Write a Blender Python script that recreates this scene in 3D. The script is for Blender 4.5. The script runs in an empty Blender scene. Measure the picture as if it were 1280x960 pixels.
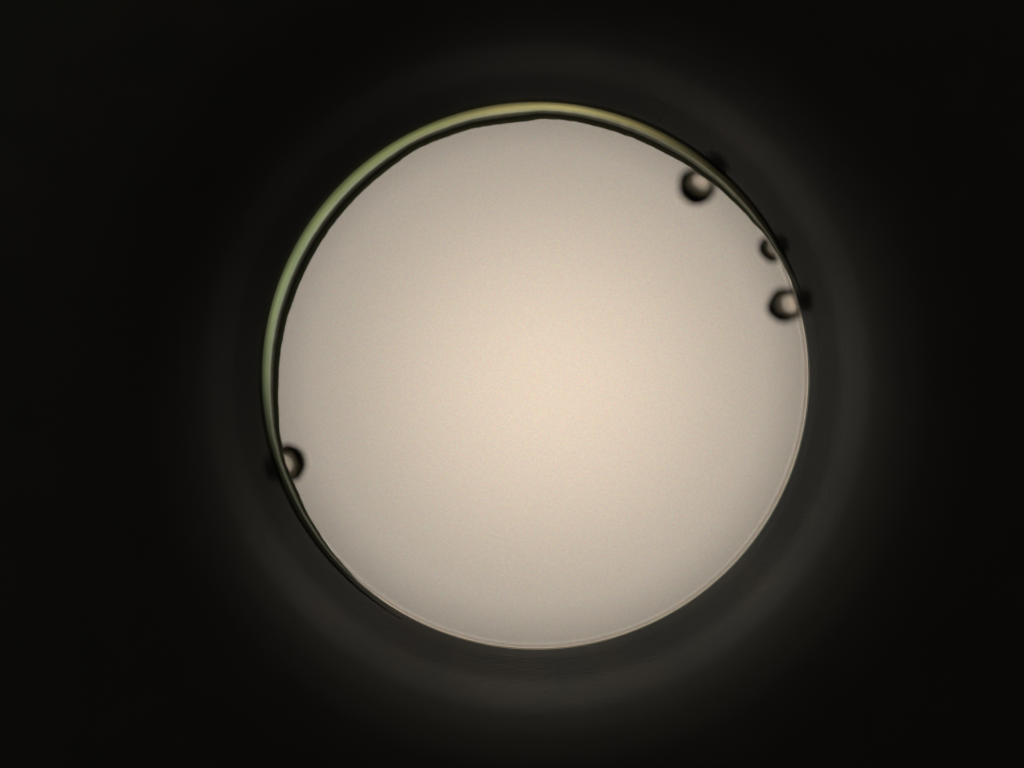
import bpy, bmesh, math, random
from mathutils import Vector, noise
random.seed(7)
S = bpy.context.scene
COL = S.collection
D = 40.0                                    # camera distance to the plate; 1 unit = 100 px of the photograph
HX, HY, HR = 0.305, 0.095, 3.415            # centre and radius of the bore mouth

# ---------------------------------------------------------------- camera
cam_d = bpy.data.cameras.new('camera'); cam = bpy.data.objects.new('camera', cam_d); COL.objects.link(cam)
cam.location = (0, 0, D)
cam_d.sensor_width = 36; cam_d.lens = 36 * D / 12.8
cam_d.clip_start = .1; cam_d.clip_end = 200
cam_d.dof.use_dof = True; cam_d.dof.focus_distance = D + .04
cam_d.dof.aperture_fstop = cam_d.lens / 1000 / 7.0      # lens opening of 7 units, as a microscope objective has
S.camera = cam
# ---------------------------------------------------------------- world, lamps, exposure
W = bpy.data.worlds.new('World'); S.world = W; W.use_nodes = True
W.node_tree.nodes['Background'].inputs[0].default_value = (0, 0, 0, 1)
W.node_tree.nodes['Background'].inputs[1].default_value = 0
S.view_settings.view_transform = 'Standard'; S.view_settings.look = 'None'
S.view_settings.exposure = 0; S.view_settings.gamma = 1; S.view_settings.use_curve_mapping = False
S.render.filter_size = 2.2
S.cycles.max_bounces = 16; S.cycles.transmission_bounces = 12; S.cycles.glossy_bounces = 6

def lamp(name, kind, loc, target, power, colour, size=.2, spot=None, blend=1.0):
    d = bpy.data.lights.new(name, kind); d.energy = power; d.color = colour
    if kind == 'AREA': d.shape = 'DISK'; d.size = size
    else: d.shadow_soft_size = size
    if kind == 'SPOT': d.spot_size = math.radians(spot); d.spot_blend = blend
    o = bpy.data.objects.new(name, d); COL.objects.link(o); o.location = loc
    o.rotation_euler = (Vector(target) - Vector(loc)).to_track_quat('-Z', 'Y').to_euler()
    return o
# the condenser behind the ground glass: a warm bulb close to it and a wider cool one
DZ = -14.0                                  # depth of the ground glass
lamp('condenser_bulb', 'POINT', (.65, -.03, DZ-5.15), (0, 0, 0), 1085, (1.0, .747, .531), .3)
lamp('condenser_fill', 'POINT', (.65, -.15, DZ-10), (0, 0, 0), 640, (.37, .80, 1.0), .6)
# the weak lamps on the objective's side
def around(az, el, dist):
    a, e = math.radians(az), math.radians(el)
    return (HX + dist*math.cos(a)*math.cos(e), HY + dist*math.sin(a)*math.cos(e), dist*math.sin(e))
for az, c, p in ((172, (.64, .74, .48), 95), (152, (.66, .76, .40), 125), (122, (.70, .76, .38), 140), (90, (.95, .78, .40), 170), (74, (1.0, .82, .42), 75)):
    lamp('side_panel_lamp', 'AREA', around(az, 22, 18), (HX, HY, 0), p, c, 10)
for az, c, p in ((168, (.62, .76, .66), 75), (140, (.64, .76, .64), 85), (98, (.82, .80, .54), 95), (74, (.92, .84, .56), 18)):
    lamp('middle_panel_lamp', 'AREA', around(az, 47, 20), (HX, HY, 0), p, c, 9)
# unseen ring of lamps added for the plate's glow, brightest at upper left
for az, p in ((135, 145), (90, 155), (180, 125), (45, 110), (225, 95), (270, 60), (315, 18), (0, 34)):
    lamp('added_glow_lamp', 'AREA', around(az, 58, 30), (HX, HY, 0), p, (1.0, .905, .80), 9)

# ---------------------------------------------------------------- helpers
def mat(name, colour, rough=.5, **kw):
    m = bpy.data.materials.new(name); m.use_nodes = True
    b = m.node_tree.nodes['Principled BSDF']
    b.inputs['Base Color'].default_value = (*colour, 1); b.inputs['Roughness'].default_value = rough
    for k, v in kw.items(): b.inputs[k.replace('_', ' ')].default_value = v
    return m
def noise_colour(m, c1, c2, scale, detail=3, bump=0, bscale=None, bdist=.02):
    nt = m.node_tree; b = nt.nodes['Principled BSDF']
    tc = nt.nodes.new('ShaderNodeTexCoord'); n = nt.nodes.new('ShaderNodeTexNoise'); r = nt.nodes.new('ShaderNodeValToRGB')
    n.inputs['Scale'].default_value = scale; n.inputs['Detail'].default_value = detail
    r.color_ramp.elements[0].position = .3; r.color_ramp.elements[1].position = .7
    r.color_ramp.elements[0].color = (*c1, 1); r.color_ramp.elements[1].color = (*c2, 1)
    nt.links.new(tc.outputs['Object'], n.inputs['Vector']); nt.links.new(n.outputs['Fac'], r.inputs[0])
    nt.links.new(r.outputs[0], b.inputs['Base Color'])
    if bump:
        n2 = nt.nodes.new('ShaderNodeTexNoise'); n2.inputs['Scale'].default_value = bscale or scale*4; n2.inputs['Detail'].default_value = 4
        bp = nt.nodes.new('ShaderNodeBump'); bp.inputs['Strength'].default_value = bump; bp.inputs['Distance'].default_value = bdist
        nt.links.new(tc.outputs['Object'], n2.inputs['Vector']); nt.links.new(n2.outputs['Fac'], bp.inputs['Height'])
        nt.links.new(bp.outputs[0], b.inputs['Normal'])
def interp(tab, x):
    if x <= tab[0][0]: return tab[0][1]
    for (a, va), (b, vb) in zip(tab, tab[1:]):
        if x <= b:
            t = (x-a)/(b-a); t = t*t*(3-2*t)
            return va + (vb-va)*t
    return tab[-1][1]
def link(name, me, m, parent=None, loc=(0, 0, 0), smooth=True):
    o = bpy.data.objects.new(name, me); COL.objects.link(o); o.location = loc
    if m: me.materials.append(m)
    if smooth: me.polygons.foreach_set('use_smooth', [True]*len(me.polygons))
    if parent: o.parent = parent
    return o
def tag(o, label=None, cat=None, group=None, kind=None):
    if label: o['label'] = label
    if cat: o['category'] = cat
    if group: o['group'] = group
    if kind: o['kind'] = kind
def empty(name, loc):
    o = bpy.data.objects.new(name, None); COL.objects.link(o); o.location = loc; o.empty_display_size = .3; return o
def lathe(name, prof, n=360, closed=False, wob=None):
    """prof: list of (r, z); wob(theta, r) -> radial offset"""
    vs, fs = [], []
    k = len(prof)
    for i in range(n):
        t = 2*math.pi*i/n
        for r, z in prof:
            rr = r + (wob(t, r) if wob else 0)
            vs.append((rr*math.cos(t), rr*math.sin(t), z))
    m = k if closed else k-1
    for i in range(n):
        j = (i+1) % n
        for a in range(m):
            b = (a+1) % k
            fs.append((i*k+a, j*k+a, j*k+b, i*k+b))
    me = bpy.data.meshes.new(name); me.from_pydata(vs, [], fs); me.update(); return me

# ---------------------------------------------------------------- the backlit ground glass
ill = empty('backlight', (HX*1.35, HY*1.35, DZ))
tag(ill, 'glowing cream ground-glass disc seen through the round opening', 'backlight')
gm = bpy.data.materials.new('ground_glass'); gm.use_nodes = True
nt = gm.node_tree; nt.nodes.clear()
out = nt.nodes.new('ShaderNodeOutputMaterial'); tr = nt.nodes.new('ShaderNodeBsdfTranslucent')
tc = nt.nodes.new('ShaderNodeTexCoord'); n1 = nt.nodes.new('ShaderNodeTexNoise'); n1.inputs['Scale'].default_value = 55; n1.inputs['Detail'].default_value = 3
n2 = nt.nodes.new('ShaderNodeTexNoise'); n2.inputs['Scale'].default_value = .9; n2.inputs['Detail'].default_value = 2
mr = nt.nodes.new('ShaderNodeMapRange'); mr.inputs['To Min'].default_value = .72; mr.inputs['To Max'].default_value = 1.0
mr2 = nt.nodes.new('ShaderNodeMapRange'); mr2.inputs['To Min'].default_value = .97; mr2.inputs['To Max'].default_value = 1.03
mu = nt.nodes.new('ShaderNodeMath'); mu.operation = 'MULTIPLY'
cm = nt.nodes.new('ShaderNodeCombineColor')
L = nt.links.new
L(tc.outputs['Object'], n1.inputs['Vector']); L(tc.outputs['Object'], n2.inputs['Vector'])
L(n1.outputs['Fac'], mr.inputs['Value']); L(n2.outputs['Fac'], mr2.inputs['Value'])
L(mr.outputs[0], mu.inputs[0]); L(mr2.outputs[0], mu.inputs[1])
for i in range(3):                           # each colour with a little grain of its own
    ng = nt.nodes.new('ShaderNodeTexNoise'); ng.inputs['Scale'].default_value = 22; ng.inputs['Detail'].default_value = 2
    vm = nt.nodes.new('ShaderNodeVectorMath'); vm.inputs[1].default_value = (17.3*i+5, 9.1*i, 4.7)
    rg = nt.nodes.new('ShaderNodeMapRange'); rg.inputs['To Min'].default_value = .93; rg.inputs['To Max'].default_value = 1.07
    mm = nt.nodes.new('ShaderNodeMath'); mm.operation = 'MULTIPLY'
    L(tc.outputs['Object'], vm.inputs[0]); L(vm.outputs[0], ng.inputs['Vector']); L(ng.outputs['Fac'], rg.inputs['Value'])
    L(mu.outputs[0], mm.inputs[0]); L(rg.outputs[0], mm.inputs[1]); L(mm.outputs[0], cm.inputs[i])
L(cm.outputs[0], tr.inputs['Color']); L(tr.outputs[0], out.inputs['Surface'])
link('diffuser_disc', lathe('diffuser_disc', [(.0001, 0), (5.02, 0), (5.02, -.001)], 128), gm, ill, smooth=False)
holder = mat('black_anodised', (.012, .012, .012), .6)
link('holder_ring', lathe('holder_ring', [(4.98, .15), (5.6, .15), (5.6, -.25), (4.98, -.25)], 96, closed=True), holder, ill)

olive = mat('olive_tint', (.30, .25, .07), .6)
noise_colour(olive, (.13, .115, .025), (.19, .165, .04), 1.5, 3)
link('tint_tube', lathe('tint_tube', [(5.25, .2), (5.25, 8.5), (5.45, 8.5), (5.45, .2)], 96, closed=True), olive, ill)  # unseen tube, added to tint the droplets' rims olive

# ---------------------------------------------------------------- the plate and its bore
plate = empty('aperture_plate', (HX, HY, 0))
tag(plate, 'matt black plate filling the picture around the round backlit opening', 'plate')
blk = mat('blackened_metal', (.2, .2, .19), .245, Metallic=1.0)
noise_colour(blk, (.155, .155, .15), (.18, .172, .162), 1.4, 4, .3, 40, .004)
SL = [(3.40, .295), (3.46, .285), (3.55, .272), (3.70, .275), (3.88, .298), (4.02, .294), (4.3, .258), (4.6, .232), (5.0, .19), (5.6, .165), (6.5, .18), (8, .21), (12, .21)]
prof = []; z = -.01; r = 3.425
prof.append((r, z))
while r < 12:
    st = .012 if r < 5 else .1
    z += interp(SL, r)*st; r += st; prof.append((r, z))
link('front_face', lathe('front_face', prof, 480), blk, plate)
bore = mat('bright_bore_metal', (.6, .56, .5), .22, Metallic=1.0)
noise_colour(bore, (.66, .635, .61), (.76, .73, .70), 3, 3, .1, 20, .005)
T = .42
wp = [(3.425, -.01), (3.417, -.004), (3.405, -.012), (3.400, -.05), (3.400, -.20), (3.392, -.22), (3.392, -.36), (3.384, -.38), (3.384, -T)]
def wob(t, r): return .006*math.sin(3*t+1) + .004*math.sin(7*t)
link('bore_wall', lathe('bore_wall', wp, 480), bore, plate)
link('back_face', lathe('back_face', [(3.384, -T), (12, -T)], 240), blk, plate)

# ---------------------------------------------------------------- the bead of liquid along the rim
# angle (deg, anticlockwise from the right) -> inner radius in px; the outer one stays at 342
RI = [(18, 341.0), (24, 337.5), (31, 335.5), (36, 331), (44, 327.5), (52, 324.0), (62, 321), (74, 320.5), (84, 321.5), (88, 321.3),
      (93, 318.2), (98, 317.6), (104, 319), (110, 319), (117, 320), (128, 317), (138, 316.5), (150, 316.5), (162, 317.5), (168, 319.5),
      (180, 321.5), (187, 324.0), (193, 328.0), (199, 330.5), (205, 330.5), (213, 333.0), (222, 335.8), (231, 338.6), (240, 341.2)]
n_s, n_c = 700, 28
vs, fs = [], []
for i in range(n_s+1):
    th = 18 + 223*i/n_s
    ri = interp(RI, th)/100; ro = 3.422
    nz = noise.noise(Vector((th*.55, 3.1, 0)))*.006 + noise.noise(Vector((th*2.3, 8.1, 0)))*.003
    w = max(.004, (ro-ri)/2); ri += nz*min(1, w/.06)
    w = max(.004, (ro-ri)/2); rc = (ro+ri)/2
    h = w*.64 + .004
    t = math.radians(th)
    for k in range(n_c):
        a = 2*math.pi*k/n_c
        u = math.cos(a); rr = rc + w*u
        zz = .085 + (h*(1-((u+.2)/1.2)**2) if u > -.2 else h*(1-abs((u+.2)/.8)**1.3)) * (1 if math.sin(a) >= 0 else -1)
        vs.append((rr*math.cos(t), rr*math.sin(t), zz))
for i in range(n_s):
    for k in range(n_c):
        l = (k+1) % n_c
        fs.append((i*n_c+k, i*n_c+l, (i+1)*n_c+l, (i+1)*n_c+k))
fs.append(tuple(range(n_c))[::-1]); fs.append(tuple(n_s*n_c+k for k in range(n_c)))
me = bpy.data.meshes.new('bead'); me.from_pydata(vs, [], fs); me.update()
bm_ = mat('green_film', (.7, .75, .55), .34, Metallic=1.0)
noise_colour(bm_, (.58, .61, .47), (.70, .70, .53), 2.2, 3)
bead = link('liquid_bead', me, bm_, None, (HX, HY, 0))
tag(bead, 'green and yellow crescent bead of film lining the upper left rim of the opening', 'bead')

# ---------------------------------------------------------------- a speckled film added across the bore to carry grain
fm_ = bpy.data.materials.new('speckled_film'); fm_.use_nodes = True
nt = fm_.node_tree; nt.nodes.clear(); L = nt.links.new
out = nt.nodes.new('ShaderNodeOutputMaterial'); tb = nt.nodes.new('ShaderNodeBsdfTransparent'); cm = nt.nodes.new('ShaderNodeCombineColor')
tc = nt.nodes.new('ShaderNodeTexCoord')
for i in range(3):
    ng = nt.nodes.new('ShaderNodeTexNoise'); ng.inputs['Scale'].default_value = 34; ng.inputs['Detail'].default_value = 3; ng.inputs['Roughness'].default_value = .7
    vm = nt.nodes.new('ShaderNodeVectorMath'); vm.inputs[1].default_value = (1.3*i+5, .7*i, 4.7)
    rg = nt.nodes.new('ShaderNodeMapRange'); rg.inputs['From Min'].default_value = .2; rg.inputs['From Max'].default_value = .8
    rg.inputs['To Min'].default_value = .78; rg.inputs['To Max'].default_value = 1.0
    L(tc.outputs['Object'], vm.inputs[0]); L(vm.outputs[0], ng.inputs['Vector']); L(ng.outputs['Fac'], rg.inputs['Value']); L(rg.outputs[0], cm.inputs[i])
L(cm.outputs[0], tb.inputs['Color']); L(tb.outputs[0], out.inputs['Surface'])
film = link('grain_film', lathe('grain_film', [(.0001, 0), (3.403, 0)], 256), fm_, None, (HX, HY, 0))
tag(film, 'clear finely speckled film added across the bright round opening to carry grain', 'film')

# ---------------------------------------------------------------- droplets
om = bpy.data.materials.new('yellow_liquid'); om.use_nodes = True
nt = om.node_tree; b = nt.nodes['Principled BSDF']
b.inputs['Base Color'].default_value = (1, 1, 1, 1); b.inputs['Transmission Weight'].default_value = 1
b.inputs['IOR'].default_value = 1.46; b.inputs['Roughness'].default_value = .22
va = nt.nodes.new('ShaderNodeVolumeAbsorption'); va.inputs['Color'].default_value = (.55, .50, .42, 1); va.inputs['Density'].default_value = 2.6
nt.links.new(va.outputs[0], nt.nodes['Material Output'].inputs['Volume'])
patch_m = mat('dark_patch_mat', (.008, .008, .007), .55, Specular_IOR_Level=.2)   # a dark patch that fades to clear at its edge
nt = patch_m.node_tree; L = nt.links.new
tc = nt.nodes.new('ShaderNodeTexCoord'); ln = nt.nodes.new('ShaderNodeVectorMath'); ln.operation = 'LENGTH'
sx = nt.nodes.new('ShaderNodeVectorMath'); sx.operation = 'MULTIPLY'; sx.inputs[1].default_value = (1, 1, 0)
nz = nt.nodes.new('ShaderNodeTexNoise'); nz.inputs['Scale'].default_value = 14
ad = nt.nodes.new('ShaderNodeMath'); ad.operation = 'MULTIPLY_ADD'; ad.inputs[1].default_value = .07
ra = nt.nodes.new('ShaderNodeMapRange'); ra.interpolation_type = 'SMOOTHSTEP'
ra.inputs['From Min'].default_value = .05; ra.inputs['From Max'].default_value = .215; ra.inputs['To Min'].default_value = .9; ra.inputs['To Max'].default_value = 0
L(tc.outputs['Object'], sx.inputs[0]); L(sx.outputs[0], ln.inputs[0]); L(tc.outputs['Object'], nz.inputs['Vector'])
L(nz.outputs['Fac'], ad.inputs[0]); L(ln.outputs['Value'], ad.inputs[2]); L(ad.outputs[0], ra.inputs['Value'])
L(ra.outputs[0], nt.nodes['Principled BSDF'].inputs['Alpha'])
def droplet(px, py, r, z, sq, rot, label):
    bm = bmesh.new(); bmesh.ops.create_uvsphere(bm, u_segments=64, v_segments=40, radius=1)
    sd = random.random()*50
    for v in bm.verts:
        n = 1 + .07*noise.noise(v.co*1.3 + Vector((sd, 0, 0)))
        v.co = Vector((v.co.x*r*sq*n, v.co.y*r*n, v.co.z*r*.95*n))
    me = bpy.data.meshes.new('droplet'); bm.to_mesh(me); bm.free()
    o = link('droplet', me, om, None, ((px-640)/100, (480-py)/100, z)); o.rotation_euler.z = rot
    tag(o, label, 'droplet', 'droplets clinging to the rim of the opening')
    # a dark patch on the plate outside the rim, beside the drop
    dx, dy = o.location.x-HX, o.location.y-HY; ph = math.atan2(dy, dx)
    fm = lathe('dark_patch', [(.0001, .016), (.07, .013), (.13, .008), (.18, .003), (.21, -.004)], 48, wob=lambda t, q: .02*math.sin(2*t+sd)*q/r)
    f = link('dark_patch', fm, patch_m, o)
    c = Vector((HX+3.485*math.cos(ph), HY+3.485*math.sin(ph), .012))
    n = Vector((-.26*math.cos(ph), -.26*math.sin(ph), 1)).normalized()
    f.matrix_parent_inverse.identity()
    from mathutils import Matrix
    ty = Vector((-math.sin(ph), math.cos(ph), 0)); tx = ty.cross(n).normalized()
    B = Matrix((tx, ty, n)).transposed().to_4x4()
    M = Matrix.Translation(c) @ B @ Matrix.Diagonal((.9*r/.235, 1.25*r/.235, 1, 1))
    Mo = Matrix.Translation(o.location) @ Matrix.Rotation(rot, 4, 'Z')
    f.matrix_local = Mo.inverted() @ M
droplet(875, 229, .245, -.8, .95, math.radians(50), 'largest droplet on the rim, uppermost of the three on the upper right edge')
droplet(969, 309, .185, -.74, .85, math.radians(30), 'smallest droplet, half hidden by the rim, between the two larger ones at upper right')
droplet(986, 380, .225, -.78, 1.0, 0, 'round droplet with pale centre, lowest of the three on the upper right edge')
droplet(358, 580, .245, -.68, .88, math.radians(20), 'lone dark droplet on the lower left rim where the green bead thins')
